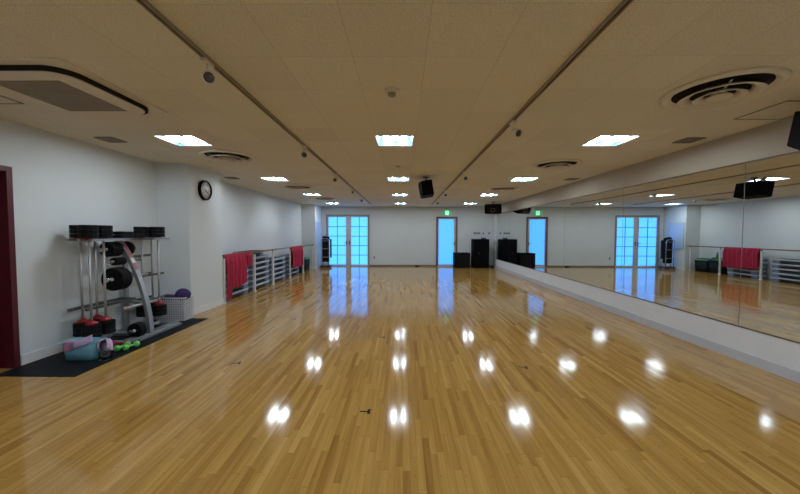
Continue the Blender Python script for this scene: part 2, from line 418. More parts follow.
# ------------------------------------------------------------------ doors
# door_1: dark red door at the left edge
d = sempty('door_1', (XL, 0, 0))
b = nb(); y0, y1, zt = D1
box(b, -0.16, 0.03, y1-0.055, y1+0.0, 0, zt, 0.004); box(b, -0.16, 0.03, y0, y0+0.055, 0, zt, 0.004); box(b, -0.16, 0.03, y0+0.055, y1-0.055, zt-0.055, zt, 0.004)
obj('door_frame', b, 'redframe', d)
b = nb(); box(b, -0.14, -0.098, y0+0.057, y1-0.057, 0.008, zt-0.057, 0.003); lf = obj('door_leaf', b, 'red', d)
b = nb(); tube(b, [(-0.095, y0+0.12, 1.0), (-0.04, y0+0.12, 1.0)], 0.01); tube(b, [(-0.045, y0+0.12, 1.0), (-0.045, y0+0.24, 1.0)], 0.011); obj('door_handle', b, 'chrome', lf)

# door_2: double glazed doors at the far left
d = sempty('door_2', (0, YF, 0))
b = nb(); x0, x1, zt = DD
box(b, x0-0.03, x0+0.035, -0.03, 0.10, 0, zt+0.03, 0.004); box(b, x1-0.035, x1+0.03, -0.03, 0.10, 0, zt+0.03, 0.004); box(b, x0+0.035, x1-0.035, -0.03, 0.10, zt-0.03, zt+0.03, 0.004)
obj('door_frame', b, 'frame', d)
xm = -2.465
for k, (a, c) in enumerate(((x0+0.037, xm-0.003), (xm+0.003, x1-0.037))):
    gl = (-3.315, -2.555) if k == 0 else (-2.32, -1.60)
    lf = obj('door_leaf', slab((a, c), (0.012, zt-0.034), [(gl[0], gl[1], 0.07, 2.165)], 0.045, lambda u, v, w: (u, 0.01+w, v)), 'doorwhite', d)
    b = nb(); box(b, gl[0], gl[1], 0.028, 0.036, 0.07, 2.165); obj('glass_pane', b, 'daylight', lf)
    b = nb(); xc = (gl[0]+gl[1])/2
    box(b, xc-0.011, xc+0.011, 0.012, 0.0275, 0.07, 2.165)
    for q in range(1, 5):
        z = 0.07 + 2.095*q/5; box(b, gl[0], gl[1], 0.013, 0.0270, z-0.011, z+0.011)
    obj('muntin', b, 'muntin', lf)
    b = nb(); xh = c-0.06 if k == 0 else a+0.06; sg = -1 if k == 0 else 1
    box(b, xh-0.018, xh+0.018, -0.002, 0.0099, 0.93, 1.12, 0.003); tube(b, [(xh, -0.002, 1.03), (xh, -0.045, 1.03), (xh+sg*0.10, -0.045, 1.03)], 0.009)
    obj('door_handle', b, 'dsteel', lf)

# door_3: single blue frosted door at the far right
d = sempty('door_3', (0, YF, 0))
b = nb(); x0, x1, zt = DR
box(b, x0-0.03, x0+0.04, -0.03, 0.10, 0, zt+0.03, 0.004); box(b, x1-0.04, x1+0.03, -0.03, 0.10, 0, zt+0.03, 0.004); box(b, x0+0.04, x1-0.04, -0.03, 0.10, zt-0.04, zt+0.03, 0.004)
obj('door_frame', b, 'dframe', d)
lf = obj('door_leaf', slab((x0+0.042, x1-0.042), (0.012, zt-0.044), [(x0+0.09, x1-0.13, 0.09, zt-0.09)], 0.045, lambda u, v, w: (u, 0.01+w, v)), 'doorwhite', d)
b = nb(); box(b, x0+0.09, x1-0.13, 0.028, 0.036, 0.09, zt-0.09); obj('glass_pane', b, 'daylight2', lf)
b = nb(); xh = x1-0.085; box(b, xh-0.018, xh+0.018, -0.002, 0.0099, 0.92, 1.10, 0.003); tube(b, [(xh, -0.002, 1.02), (xh, -0.05, 1.02), (xh-0.13, -0.05, 1.02)], 0.010)
obj('door_handle', b, 'dsteel', lf)

# exit sign above door_3
t = thing('exit_sign', 'lit green running man exit sign on wall above the blue frosted door', 'sign', (1.90, YF, 2.36))
b = nb(); box(b, -0.17, 0.17, -0.05, 0.0, -0.125, 0.125, 0.006); obj('sign_case', b, 'doorwhite', t)
b = nb(); box(b, -0.155, 0.155, -0.054, -0.0505, -0.11, 0.11); obj('green_panel', b, 'exitgreen', t)
b = nb(); box(b, -0.075, 0.065, -0.057, -0.0545, -0.095, 0.085)
obj('pictogram_doorway', b, 'exitwhite', t)
b = nb(); q = -0.0585
lathe(b, [(0, -0.001), (0.016, -0.001), (0.016, 0.001), (0, 0.001)], 16, Matrix.Translation((0.0, q, 0.062)) @ Matrix.Rotation(PI/2, 4, 'X'))
for pts in ([(0.0, q, 0.04), (-0.012, q, 0.0)], [(-0.012, q, 0.0), (0.02, q, -0.03), (0.012, q, -0.07)], [(-0.012, q, 0.0), (-0.028, q, -0.035), (-0.06, q, -0.045)], [(0.0, q, 0.035), (0.03, q, 0.015), (0.048, q, 0.03)], [(0.0, q, 0.035), (-0.035, q, 0.03), (-0.045, q, 0.005)]):
    bar(b, pts, 0.015, 0.0016, up=(0, 1, 0))
obj('pictogram_figure', b, 'exitgreen', t)

# ------------------------------------------------------------------ ceiling lights
def make_light():
    t = thing('ceiling_light', '', 'ceiling light')
    s = LS/2
    b = nb()
    prof = slab((-s, s), (-s, s), [(-s+0.008, s-0.008, -s+0.008, s-0.008)], 0.085, lambda u, v, w: (u, v, w)); merge(b, prof)
    box(b, -s, s, -s, s, 0.085, 0.095)
    # slanted reflectors between the tubes
    for xc in (-0.225, 0.0, 0.225):
        w = 0.05 if xc == 0 else 0.022
        prism(b, [(-w, 0.0), (w, 0.0), (0.0, -0.05)], -s+0.01, s-0.01, Matrix(((1, 0, 0, xc), (0, 0, 1, 0), (0, 1, 0, 0.084), (0, 0, 0, 1))))
    obj('reflector_housing', b, 'housing', t)
    for xc in (-0.115, 0.115):
        b = nb(); tube(b, [(xc, -s+0.03, 0.045), (xc, s-0.03, 0.048)], 0.034, 14); obj('tube_lamp', b, 'tube', t)
    return t
rown = ['behind the camera', 'just above the camera', 'nearest in view', 'second in view', 'third in view', 'farthest in view']
coln = ['left row', 'centre row', 'right row']
L0 = None
for i, x in enumerate(LX):
    for j, y in enumerate(LY):
        lab = 'square recessed twin tube ceiling light, %s, %s' % (coln[i], rown[j])
        if L0 is None: L0 = make_light(); L0.location = (x, y, H); L0['label'] = lab; L0['group'] = 'recessed ceiling lights'
        else: dup(L0, (x, y, H), lab)

# ------------------------------------------------------------------ lighting tracks and spotlights
def track(x, y0, y1, lab):
    t = thing('lighting_track', lab, 'lighting track', (x, 0, H), 0, 'ceiling lighting tracks')
    b = nb()
    for sx in (-1, 1): box(b, sx*0.011-0.005+sx*0.003, sx*0.011+0.005+sx*0.003, y0, y1, -0.022, 0.0)
    for yy in (y0, y1): box(b, -0.019, 0.019, yy-0.01, yy+0.01, -0.024, 0.0)
    obj('track_rail', b, 'track', t)
    b = nb(); box(b, -0.009, 0.009, y0+0.01, y1-0.01, -0.012, -0.0005); obj('track_slot', b, 'trackslot', t)
track(-1.325, 0.3, 13.35, 'long bronze ceiling lighting track left of the centre lights')
track(1.12, 0.3, 13.35, 'long bronze ceiling lighting track right of the centre lights')
def make_spot():
    t = thing('track_spotlight', '', 'spotlight')
    b = nb(); box(b, -0.017, 0.017, -0.055, 0.055, -0.045, -0.0245, 0.004); obj('track_adapter', b, 'spot', t)
    b = nb(); tube(b, [(0, 0, -0.045), (0, 0, -0.10)], 0.007); tube(b, [(0, 0, -0.10), (0.03, -0.02, -0.13)], 0.006); obj('stem', b, 'spot', t)
    b = nb(); R = Matrix.Translation((0.03, -0.03, -0.145)) @ Matrix.Rotation(math.radians(115), 4, 'X') @ Matrix.Rotation(0.3, 4, 'Y')
    lathe(b, [(0.0, -0.07), (0.018, -0.068), (0.026, -0.05), (0.036, 0.0), (0.041, 0.04), (0.037, 0.04), (0.030, 0.01), (0, 0.008)], 20, R)
    h = obj('lamp_head', b, 'spot', t)
    b = nb(); lathe(b, [(0, 0.012), (0.0, 0.0125), (0.029, 0.022), (0.033, 0.03), (0, 0.03)], 20, R); obj('lens', b, 'dsteel', h)
    return t
sp0 = None
spl = {(-1, 0): 'nearest one, with dark lens, on left ceiling track', (-1, 1): 'second from the camera on left ceiling track', (-1, 2): 'third from the camera on left ceiling track', (-1, 3): 'fourth from the camera on left ceiling track', (-1, 4): 'farthest one on left ceiling track',
       (1, 0): 'nearest one on right ceiling track', (1, 1): 'second from the camera on right ceiling track', (1, 2): 'third from the camera on right ceiling track', (1, 3): 'farthest one on right ceiling track'}
for s, x, ys in ((-1, -1.325, (2.28, 4.45, 6.5, 8.4, 10.6)), (1, 1.12, (3.5, 6.3, 9.0, 11.4))):
    for k, y in enumerate(ys):
        lab = 'small pale track spotlight, ' + spl[(s, k)]
        if sp0 is None: sp0 = make_spot(); sp0.location = (x, y, H); sp0['label'] = lab; sp0['group'] = 'track spotlights'
        else: dup(sp0, (x, y, H), lab, rz=random.uniform(-0.8, 0.8))

# ------------------------------------------------------------------ air conditioning cassette
t = thing('air_conditioner', 'square four-way ceiling air conditioner cassette at upper left', 'air conditioner', (-2.84, 2.80, H))
b = nb(); prism(b, rrect(1.05, 1.05, 0.04), -0.010, 0.0); obj('outer_frame', b, 'vent', t)
b = nb(); prism(b, rrect(0.90, 0.90, 0.17, 10), -0.040, -0.0101); obj('air_slot_shade', b, 'ventshade', t)  # solid dark block, painted as the shade in the gap behind the panel
b = nb(); prism(b, rrect(0.86, 0.86, 0.16, 10), -0.050, -0.0401, bev=0.003); fp = obj('front_panel', b, 'vent', t)
b = nb(); box(b, -0.27, 0.27, -0.30, 0.32, -0.052, -0.0501); gi = obj('intake_grille', b, 'grille', t)
b = nb()
for k in range(24):
    y = -0.29 + 0.60*k/23; box(b, -0.268, 0.268, y-0.004, y+0.004, -0.054, -0.0521)
obj('grille_slats', b, 'grille', gi)

# ------------------------------------------------------------------ round diffusers
def make_diffuser():
    t = thing('round_ceiling_vent', '', 'air vent')
    b = nb(); lathe(b, [(0.30, 0.0), (0.385, 0.0), (0.382, -0.018), (0.36, -0.032), (0.335, -0.024), (0.31, -0.004)], 56, close=True); obj('outer_ring', b, 'vent', t)
    b = nb(); lathe(b, [(0, -0.001), (0.312, -0.001), (0.312, -0.003), (0, -0.003)], 48); obj('cavity_shade_disc', b, 'ventshade', t)  # flat dark disc painted as shade between the cones; no hole above it
    b = nb(); lathe(b, [(0.185, -0.028), (0.265, -0.062), (0.270, -0.056), (0.19, -0.018)], 48, close=True); obj('middle_cone', b, 'vent', t)
    b = nb(); lathe(b, [(0.10, -0.04), (0.165, -0.070), (0.170, -0.064), (0.105, -0.032)], 48, close=True)
    obj('inner_cone', b, 'vent', t)
    b = nb(); lathe(b, [(0, -0.072), (0.08, -0.068), (0.085, -0.06), (0.03, -0.02), (0.03, -0.003), (0, -0.003)], 32)
    for k in range(3):
        a = 2*PI*k/3; bar(b, [(0.03*math.cos(a), 0.03*math.sin(a), -0.036), (0.30*math.cos(a), 0.30*math.sin(a), -0.036)], 0.012, 0.004, up=(0, 0, 1))
    obj('centre_cap', b, 'vent', t)
    return t
dl = [((2.575, 2.80), 'large round cream ceiling diffuser nearest the camera, upper right'),
      ((2.578, 5.70), 'round ceiling diffuser second from the camera on the mirror side'),
      ((2.575, 8.72), 'round ceiling diffuser farthest from the camera on the mirror side'),
      ((-2.70, 5.12), 'round ceiling diffuser nearest the camera on the left side, beyond the cassette'),
      ((-2.69, 8.50), 'round ceiling diffuser second from the camera on the left side'),
      ((-2.70, 11.32), 'round ceiling diffuser farthest from the camera on the left side')]
d0 = None
for (x, y), lab in dl:
    if d0 is None: d0 = make_diffuser(); d0.location = (x, y, H); d0['label'] = lab; d0['group'] = 'round ceiling diffusers'
    else: dup(d0, (x, y, H), lab)

# square grilles near the walls
def make_grille():
    t = thing('ceiling_grille', '', 'air vent')
    b = nb(); merge(b, slab((-0.115, 0.115), (-0.115, 0.115), [(-0.1, 0.1, -0.1, 0.1)], -0.012, lambda u, v, w: (u, v, w))); obj('grille_frame', b, 'hatchline', t)
    b = nb(); box(b, -0.099, 0.099, -0.099, 0.099, -0.003, -0.001)
    for k in range(12):
        y = -0.092+0.184*k/11; box(b, -0.099, 0.099, y-0.003, y+0.003, -0.010, -0.0031)
    obj('grille_core', b, 'grille', t)
    return t
g0 = None
for (x, y), lab in [((-3.71, 4.23), 'small square brown ceiling grille between the cassette and the left wall light'),
                    ((3.56, 4.26), 'small square brown ceiling grille above mirrors, nearest one on the right'),
                    ((-3.68, 7.15), 'small square ceiling grille beyond the clock pillar'),
                    ((3.60, 7.25), 'small square ceiling grille above mirrors, second from the camera')]:
    if g0 is None: g0 = make_grille(); g0.location = (x, y, H); g0['label'] = lab; g0['group'] = 'small square ceiling grilles'
    else: dup(g0, (x, y, H), lab)
# access hatches
for (x, y, w), lab in [((3.61, 3.26, 0.48), 'square access hatch in the ceiling beside the large round diffuser'), ((-3.62, 2.93, 0.28), 'small ceiling hatch at the left edge beside the cassette')]:
    t = thing('ceiling_hatch', lab, 'hatch', (x, y, H)); h = w/2
    obj('hatch_edging', slab((-h, h), (-h, h), [(-h+0.012, h-0.012, -h+0.012, h-0.012)], -0.006, lambda u, v, w: (u, v, w)), 'hatchline', t)
    b = nb(); box(b, -h+0.0125, h-0.0125, -h+0.0125, h-0.0125, -0.003, -0.0003); obj('hatch_board', b, 'hatch', t)
# smoke detectors
def make_det(name, r, h, lab, loc):
    t = thing(name, lab, 'smoke detector', loc)
    b = nb(); lathe(b, [(0, 0), (r, 0), (r, -h*0.4), (r*0.85, -h*0.55), (0, -h*0.55)], 32); obj('detector_base', b, 'vent', t)
    b = nb(); lathe(b, [(0, -h*0.56), (r*0.55, -h*0.56), (r*0.5, -h), (0, -h*1.02)], 24); obj('sensor_cap', b, 'track', t)
make_det('smoke_detector', 0.06, 0.05, 'round smoke detector on ceiling above the centre, nearest the camera', (-0.10, 2.79, H))
make_det('smoke_detector', 0.085, 0.022, 'flat round detector on ceiling between the first two centre lights', (-0.10, 5.85, H))

# ------------------------------------------------------------------ hanging loudspeakers
def speaker(loc, rz, tilt, w, d, hgt, lab, drop=0.10, axis='X'):
    t = thing('hanging_speaker', lab, 'speaker', loc, rz, 'black loudspeakers hung from the ceiling')
    R = Matrix.Translation((0, 0, -drop-hgt/2-0.02)) @ Matrix.Rotation(tilt, 4, axis)
    b = nb(); lathe(b, [(0, 0), (0.07, 0), (0.07, -0.012), (0, -0.012)], 20); tube(b, [(0, 0, -0.012), (0, 0, -drop-0.02)], 0.018)
    bar(b, [(-w*0.3, 0, -drop-0.02), (w*0.3, 0, -drop-0.02)], 0.04, 0.008, up=(0, 0, 1)); obj('mounting_bracket', b, 'dsteel', t)
    b = nb(); poly = [(-w/2, d*0.5), (w/2, d*0.5), (w/2, -d*0.32), (w*0.36, -d*0.5), (-w*0.36, -d*0.5), (-w/2, -d*0.32)]
    prism(b, poly, -hgt/2, hgt/2, R, bev=0.008); c = obj('speaker_cabinet', b, 'blackp', t)
    b = nb(); box(b, -w*0.35, w*0.35, -d*0.5-0.012, -d*0.5-0.0005, -hgt*0.44, hgt*0.44, 0.004, R); obj('speaker_grille', b, 'black', t)
    b = nb(); lathe(b, [(hgt*0.20, 0), (hgt*0.28, 0), (hgt*0.28, 0.004), (hgt*0.20, 0.004)], 24, R @ Matrix.Translation((0, -d*0.5-0.0125, 0)) @ Matrix.Rotation(PI/2, 4, 'X'), close=True)
    obj('driver_ring', b, 'dsteel', t)
speaker((0.47, 7.05, H), -PI/2 - 0.05, math.radians(10), 0.56, 0.27, 0.30, 'black loudspeaker hanging from the ceiling near the centre lights', 0.085)
speaker((3.33, 12.5, H), -0.35, math.radians(20), 0.60, 0.30, 0.30, 'black loudspeaker hanging in the far right corner above the cabinet', 0.085)
speaker((3.62, 2.83, H), -0.5, math.radians(22), 0.50, 0.30, 0.30, 'black loudspeaker cut off by the right edge of the photo', 0.12)

# ------------------------------------------------------------------ clock on the pillar
yc = 6.15; zc = 2.235
t = thing('wall_clock', 'round black-rimmed white wall clock high on the pillar', 'clock', (XC, yc, zc))
R = Matrix.Rotation(PI/2, 4, 'Y')
b = nb(); lathe(b, [(0.165, 0.0), (0.183, 0.0), (0.183, 0.045), (0.172, 0.055), (0.160, 0.050), (0.160, 0.035), (0.165, 0.03)], 48, R, close=True); obj('clock_rim', b, 'blackp', t)
b = nb(); lathe(b, [(0, 0.001), (0.164, 0.001), (0.164, 0.028), (0, 0.028)], 48, R); obj('dial', b, 'dial', t)
b = nb()
for k in range(12):
    a = 2*PI*k/12; bar(b, [(0.0295, -0.128*math.sin(a), 0.128*math.cos(a)), (0.0295, -0.150*math.sin(a), 0.150*math.cos(a))], 0.007, 0.0015, up=(1, 0, 0))
obj('hour_marks', b, 'ink', t)
b = nb()
for k in range(1, 13):
    a = 2*PI*k/12
    cu = bpy.data.curves.new('numeral', 'FONT'); cu.body = str(k); cu.size = 0.034; cu.align_x = 'CENTER'; cu.align_y = 'CENTER'; cu.extrude = 0.0006
    to = bpy.data.objects.new('numeral', cu); COL.objects.link(to); bpy.context.view_layer.update()
    me = bpy.data.meshes.new_from_object(to.evaluated_get(bpy.context.evaluated_depsgraph_get()))
    tb = bmesh.new(); tb.from_mesh(me)
    # text x -> +Y as seen from the room (viewer looks towards -X, so right is +Y)
    T = Matrix(((0, 0, 1, 0.0295), (1, 0, 0, 0.105*math.sin(a)), (0, 1, 0, 0.105*math.cos(a)), (0, 0, 0, 1)))
    merge(b, tb, T); bpy.data.objects.remove(to); bpy.data.curves.remove(cu); bpy.data.meshes.remove(me)
obj('numerals', b, 'ink', t)
def hand(name, ang, ln, w, x):
    b = nb(); a = math.radians(ang); dy, dz = math.sin(a), math.cos(a)
    bar(b, [(x, -dy*0.025, -dz*0.025), (x, dy*ln, dz*ln)], w, 0.002, up=(1, 0, 0)); obj(name, b, 'ink', t)
hand('hour_hand', 131, 0.075, 0.012, 0.032); hand('minute_hand', 133-11, 0.115, 0.008, 0.035)
b = nb(); tube(b, [(0.028, 0, 0), (0.038, 0, 0)], 0.008); obj('hand_pin', b, 'ink', t)

# ------------------------------------------------------------------ rubber mat on the floor
b = nb(); box(b, -4.135, -3.30, 3.257, 5.555, 0, 0.006)
tag(obj('floor_mat', b, 'mat'), 'long thin black rubber mat under the weight rack along left wall', 'mat')
MZ = 0.006

# ------------------------------------------------------------------ weight rack
t = thing('weight_rack', 'silver steel studio rack holding barbells and plates against left wall', 'weight rack', (0, 0, MZ))
b = nb()   # floor frame
bar(b, [(-3.60, 4.15, 0.025), (-3.60, 5.20, 0.025)], 0.09, 0.045, up=(0, 0, 1))
bar(b, [(-4.08, 4.15, 0.025), (-4.08, 5.20, 0.025)], 0.05, 0.045, up=(0, 0, 1))
for yy in (4.20, 4.60, 5.15): bar(b, [(-4.055, yy, 0.025), (-3.645, yy, 0.025)], 0.09, 0.04, up=(0, 0, 1))
box(b, -3.645, -3.50, 4.35, 5.18, 0.0, 0.03, 0.004)
obj('base_frame', b, 'steel', t)
def postx(z): # curved post, bulging into the room
    s = max(0, min(1, (1.40 - z)/1.36)); return -4.04 + 0.49*math.sin(s*PI/2*0.93)**0.7
b = nb(); bar(b, [(postx(z), 4.60, z) for z in [0.045+1.33*k/18 for k in range(19)]], 0.075, 0.045, up=(1, 0, 0)); cp = obj('curved_post', b, 'steel', t)
b = nb()
for z0, z1 in ((1.10, 1.33), (0.93, 1.02)):
    bar(b, [(postx(z)+0.026, 4.60, z) for z in [z0+(z1-z0)*k/5 for k in range(6)]], 0.055, 0.003, up=(1, 0, 0))
obj('red_sticker', b, 'sticker', cp)
b = nb(); bar(b, [(postx(z)+0.0262, 4.60, z) for z in (1.03, 1.055, 1.085)], 0.055, 0.003, up=(1, 0, 0)); obj('white_sticker', b, 'stickerw', cp)
b = nb(); bar(b, [(-4.09, 4.84, 0.03), (-4.09, 4.84, 1.36)], 0.06, 0.04, up=(1, 0, 0)); obj('rear_post', b, 'steel', t)
b = nb()   # brackets joining posts
for z in (1.345, 0.86, 0.44): bar(b, [(-4.07, 4.84, z), (postx(z)-0.02, 4.62, z)], 0.05, 0.04, up=(0, 0, 1))
obj('cross_bracket', b, 'steel', t)
# combs that hold the barbells, at both ends
CX = (-4.06, -3.865, -3.67)
for ys, ye in (((3.965, 3.92, 3.87), 4.40), ((5.38, 5.30, 5.17), 4.86)):
    b = nb()
    for x, y in zip(CX, ys): bar(b, [(x, y, 1.355), (x, ye, 1.355)], 0.035, 0.03, up=(0, 0, 1))
    bar(b, [(CX[0], ye, 1.355), (CX[2], ye, 1.355)], 0.035, 0.03, up=(0, 0, 1))
    obj('top_comb', b, 'steel', t)
b = nb(); bar(b, [(-3.90, 4.40, 1.355), (-3.90, 4.86, 1.355)], 0.05, 0.035, up=(0, 0, 1)); bar(b, [(-3.905, 4.60, 1.34), (-4.01, 4.60, 1.34)], 0.05, 0.035, up=(0, 0, 1)); obj('top_beam', b, 'steel', t)
for z, y0, y1 in ((0.50, 3.965, 4.72), (1.09, 4.85, 5.30), (0.80, 4.85, 5.30), (0.42, 4.85, 5.30)):
    b = nb(); bar(b, [(-4.06, y0, z), (-4.06, y1, z)], 0.035, 0.035, up=(0, 0, 1))
    if z < 1.0: bar(b, [(-3.865, y0+0.02, z), (-3.865, y1, z)], 0.03, 0.03, up=(0, 0, 1)); ye = (y1 if y0 < 4.5 else y0+0.02); bar(b, [(-4.06, ye, z), (-3.865, ye, z)], 0.03, 0.03, up=(0, 0, 1))
    obj('guide_rail', b, 'dsteel', t)
# plate arms either side of the curved post
arms = [(1.22, 4.30, 4.80), (1.06, 4.30, 4.80), (0.84, 4.18, 4.80), (0.45, 4.30, 4.85), (0.13, 4.33, 4.80)]
for z, y0, y1 in arms:
    b = nb(); x = postx(z)-0.045; tube(b, [(x, y0, z), (x, y1, z)], 0.021, 12); a_ = obj('plate_arm', b, 'steel', t)
    b = nb(); tube(b, [(x, y0-0.025, z), (x, y0, z)], 0.028, 12); obj('arm_end_cap', b, 'chrome', a_)
    b = nb(); tube(b, [(x, y1, z), (x, y1+0.02, z)], 0.028, 12); obj('arm_end_cap', b, 'chrome', a_)

# weight plates threaded on the arms (axis along Y)
def make_plate(r, th, lab=''):
    t = thing('weight_plate', lab, 'weight plate')
    R = Matrix.Rotation(PI/2, 4, 'X'); n = 12
    b = nb(); lathe(b, [(0.0225, -th/2), (r*0.35, -th/2), (r*0.45, -th*0.36), (r*0.80, -th*0.36), (r*0.88, -th/2), (r*0.97, -th/2), (r, -th*0.3), (r, th*0.3), (r*0.97, th/2), (r*0.88, th/2), (r*0.80, th*0.36), (r*0.45, th*0.36), (r*0.35, th/2), (0.0225, th/2)], 24, R, close=True)
    obj('rubber_plate', b, 'black', t)
    b = nb(); lathe(b, [(0.0225, -th/2-0.004), (0.04, -th/2-0.004), (0.04, -th/2), (0.0225, -th/2)], 20, R @ Matrix.Translation((0, 0, 0)), close=True); obj('centre_ring', b, 'dsteel', t)
    return t
def plates(z, ys, r, th, what):
    p0 = None
    for k, y in enumerate(ys):
        lab = what + ', ' + ['nearest the camera', 'second from the camera', 'third from the camera', 'fourth from the camera', 'last of the row'][k]
        loc = (postx(z)-0.045, y, z+MZ)
        if p0 is None: p0 = make_plate(r, th, lab); p0.location = loc; p0['group'] = 'black plates on the rack arms'
        else: dup(p0, loc, lab)
plates(0.84, [4.26, 4.312, 4.364], 0.150, 0.048, 'large black round plate on the rack arm below the middle')
plates(1.22, [4.38, 4.422, 4.464, 4.506, 4.70], 0.100, 0.038, 'small black plate on the upper rack arm')
plates(1.06, [4.38, 4.422, 4.464, 4.506], 0.052, 0.038, 'small black plate on the second rack arm')
plates(0.13, [4.40, 4.452], 0.10, 0.048, 'black plate on the lowest rack arm')

# flat stacks of soft plates on the top beam
def flat_plate(loc, w, d, h, lab, rz=0):
    t = thing('square_plate', lab, 'weight plate', loc, rz, 'flat black plates on top of the rack')
    b = nb(); prism(b, rrect(w, d, 0.05), 0, h, bev=0.006); obj('rubber_plate', b, 'black', t)
    b = nb(); lathe(b, [(0.025, h), (0.045, h), (0.045, h+0.003), (0.025, h+0.003)], 20, close=True); obj('centre_ring', b, 'dsteel', t)
flat_plate((-3.87, 4.50, MZ+1.3735), 0.26, 0.24, 0.042, 'flat black plate lying under another on near half of the rack top')
flat_plate((-3.87, 4.51, MZ+1.419), 0.24, 0.24, 0.040, 'flat black plate lying on top of another on near half of the rack top', 0.1)
flat_plate((-3.90, 4.765, MZ+1.3735), 0.24, 0.20, 0.045, 'single flat black plate on far half of the rack top, by the right barbells')

# barbells standing upright in the combs
def make_barbell():
    t = thing('barbell', '', 'barbell')
    b = nb(); tube(b, [(0, 0, 0.0), (0, 0, 1.362)], 0.0135, 12); obj('bar', b, 'barsteel', t)
    zt = 1.2035
    for k, (z0, s) in enumerate(((zt, 1), (0.0, -1))):
        for q in range(3):
            za = z0 + 0.052*q + 0.004
            b = nb(); pr = 0.094
            lathe(b, [(0.0145, za), (pr*0.96, za), (pr, za+0.006), (pr, za+0.045), (pr*0.96, za+0.051), (0.0145, za+0.051)], 12, Matrix.Rotation(PI/12, 4, 'Z'), close=True, smooth=False)
            obj('weight_plate_disc', b, 'black', t)
        b = nb()
        if k == 0: lathe(b, [(0.0145, zt-0.020), (0.040, zt-0.020), (0.055, zt+0.003), (0.0145, zt+0.003)], 20, close=True)
        else: lathe(b, [(0.0145, 0.164), (0.062, 0.164), (0.056, 0.186), (0.030, 0.200), (0.020, 0.212), (0.0145, 0.212)], 20, close=True)
        obj('red_collar', b, 'hub', t)
    return t
bb = [((-3.963, 4.04), 'upright barbell nearest the door in the left comb, wall side'),
      ((-3.768, 3.95), 'upright barbell at the near end of the left comb, room side'),
      ((-3.963, 4.235), 'upright barbell second along in the left comb, wall side'),
      ((-3.768, 4.143), 'upright barbell second along in the left comb, room side, bright red collar'),
      ((-3.963, 5.00), 'upright barbell first in the right comb, wall side'),
      ((-3.963, 5.195), 'upright barbell at far end of the right comb, wall side'),
      ((-3.768, 5.07), 'upright barbell in the right comb, room side, above the white basket')]
p0 = None
for (x, y), lab in bb:
    loc = (x, y, 0.1775)
    if p0 is None: p0 = make_barbell(); p0.location = loc; p0['label'] = lab; p0['group'] = 'upright barbells in the rack'
    else: dup(p0, loc, lab, rz=random.uniform(-0.2, 0.2))

# ------------------------------------------------------------------ blue basket and towels
t = thing('laundry_basket', 'pale blue plastic basket on the black mat holding towels', 'basket', (-3.672, 3.752, MZ), 0.0)
def open_tub(w, d, h, r, th, taper=0.86, n=6):
    bm = bmesh.new(); rings = []
    for (sc, z, off) in ((taper, 0, 0), (0.5*(1+taper), h*0.5, 0), (1, h, 0), (1, h, th), (0.5*(1+taper), h*0.5, th), (taper, th, th)):
        pts = rrect(w*sc-2*off, d*sc-2*off, max(0.01, r*sc-off), n); rings.append([bm.verts.new((x, y, z)) for x, y in pts])
    m = len(rings[0])
    for a, b_ in zip(rings, rings[1:]):
        for k in range(m):
            f = bm.faces.new((a[k], a[(k+1) % m], b_[(k+1) % m], b_[k])); f.smooth = True
    bm.faces.new(list(reversed(rings[0]))); bm.faces.new(rings[-1])
    return bm
obj('basket_body', open_tub(0.41, 0.20, 0.20, 0.08, 0.006), 'aqua', t)
b = nb(); pts = [(x, y, 0.200) for x, y in rrect(0.415, 0.205, 0.083, 8)]; tube(b, pts+[pts[0]], 0.009, 8, cap=False); obj('rim', b, 'aqua', t)

def sheet(fn, nu, nv, th=0.006):
    bm = bmesh.new(); g = [[bm.verts.new(fn(i/nu, j/nv)) for j in range(nv+1)] for i in range(nu+1)]
    fs = []
    for i in range(nu):
        for j in range(nv):
            f = bm.faces.new((g[i][j], g[i+1][j], g[i+1][j+1], g[i][j+1])); f.smooth = True; fs.append(f)
    bmesh.ops.recalc_face_normals(bm, faces=bm.faces)
    bmesh.ops.solidify(bm, geom=bm.faces[:], thickness=th)
    return bm
# pink towel: bunched inside the basket, hanging over its front
def pinkf(u, v):
    x = -3.80 + 0.13*u + 0.012*math.sin(v*6)
    if v < 0.35: y = 3.74 - 0.085*(v/0.35); z = 0.19 + 0.030*math.sin(v/0.35*PI/2) + 0.006*math.sin(u*9)
    else: t_ = (v-0.35)/0.65; y = 3.633 + 0.010*t_ - 0.006*math.sin(u*9); z = 0.218 - (0.115-0.04*u)*t_
    return (x, y, z + MZ)
tag(obj('towel', sheet(pinkf, 18, 20), 'pink'), 'mauve pink towel hanging over the front of the blue basket', 'towel')
def strip(u, v):
    x = -3.665 + 0.19*u; z = 0.150 + 0.075*u + 0.075*v + 0.004*math.sin(u*9); y = 3.632 - 0.008*math.sin(v*3) + 0.02*u*u
    return (x, y, z + MZ)
tag(obj('towel', sheet(strip, 16, 8), 'lilac'), 'pale lilac towel strip lying along the front rim of the basket', 'towel')

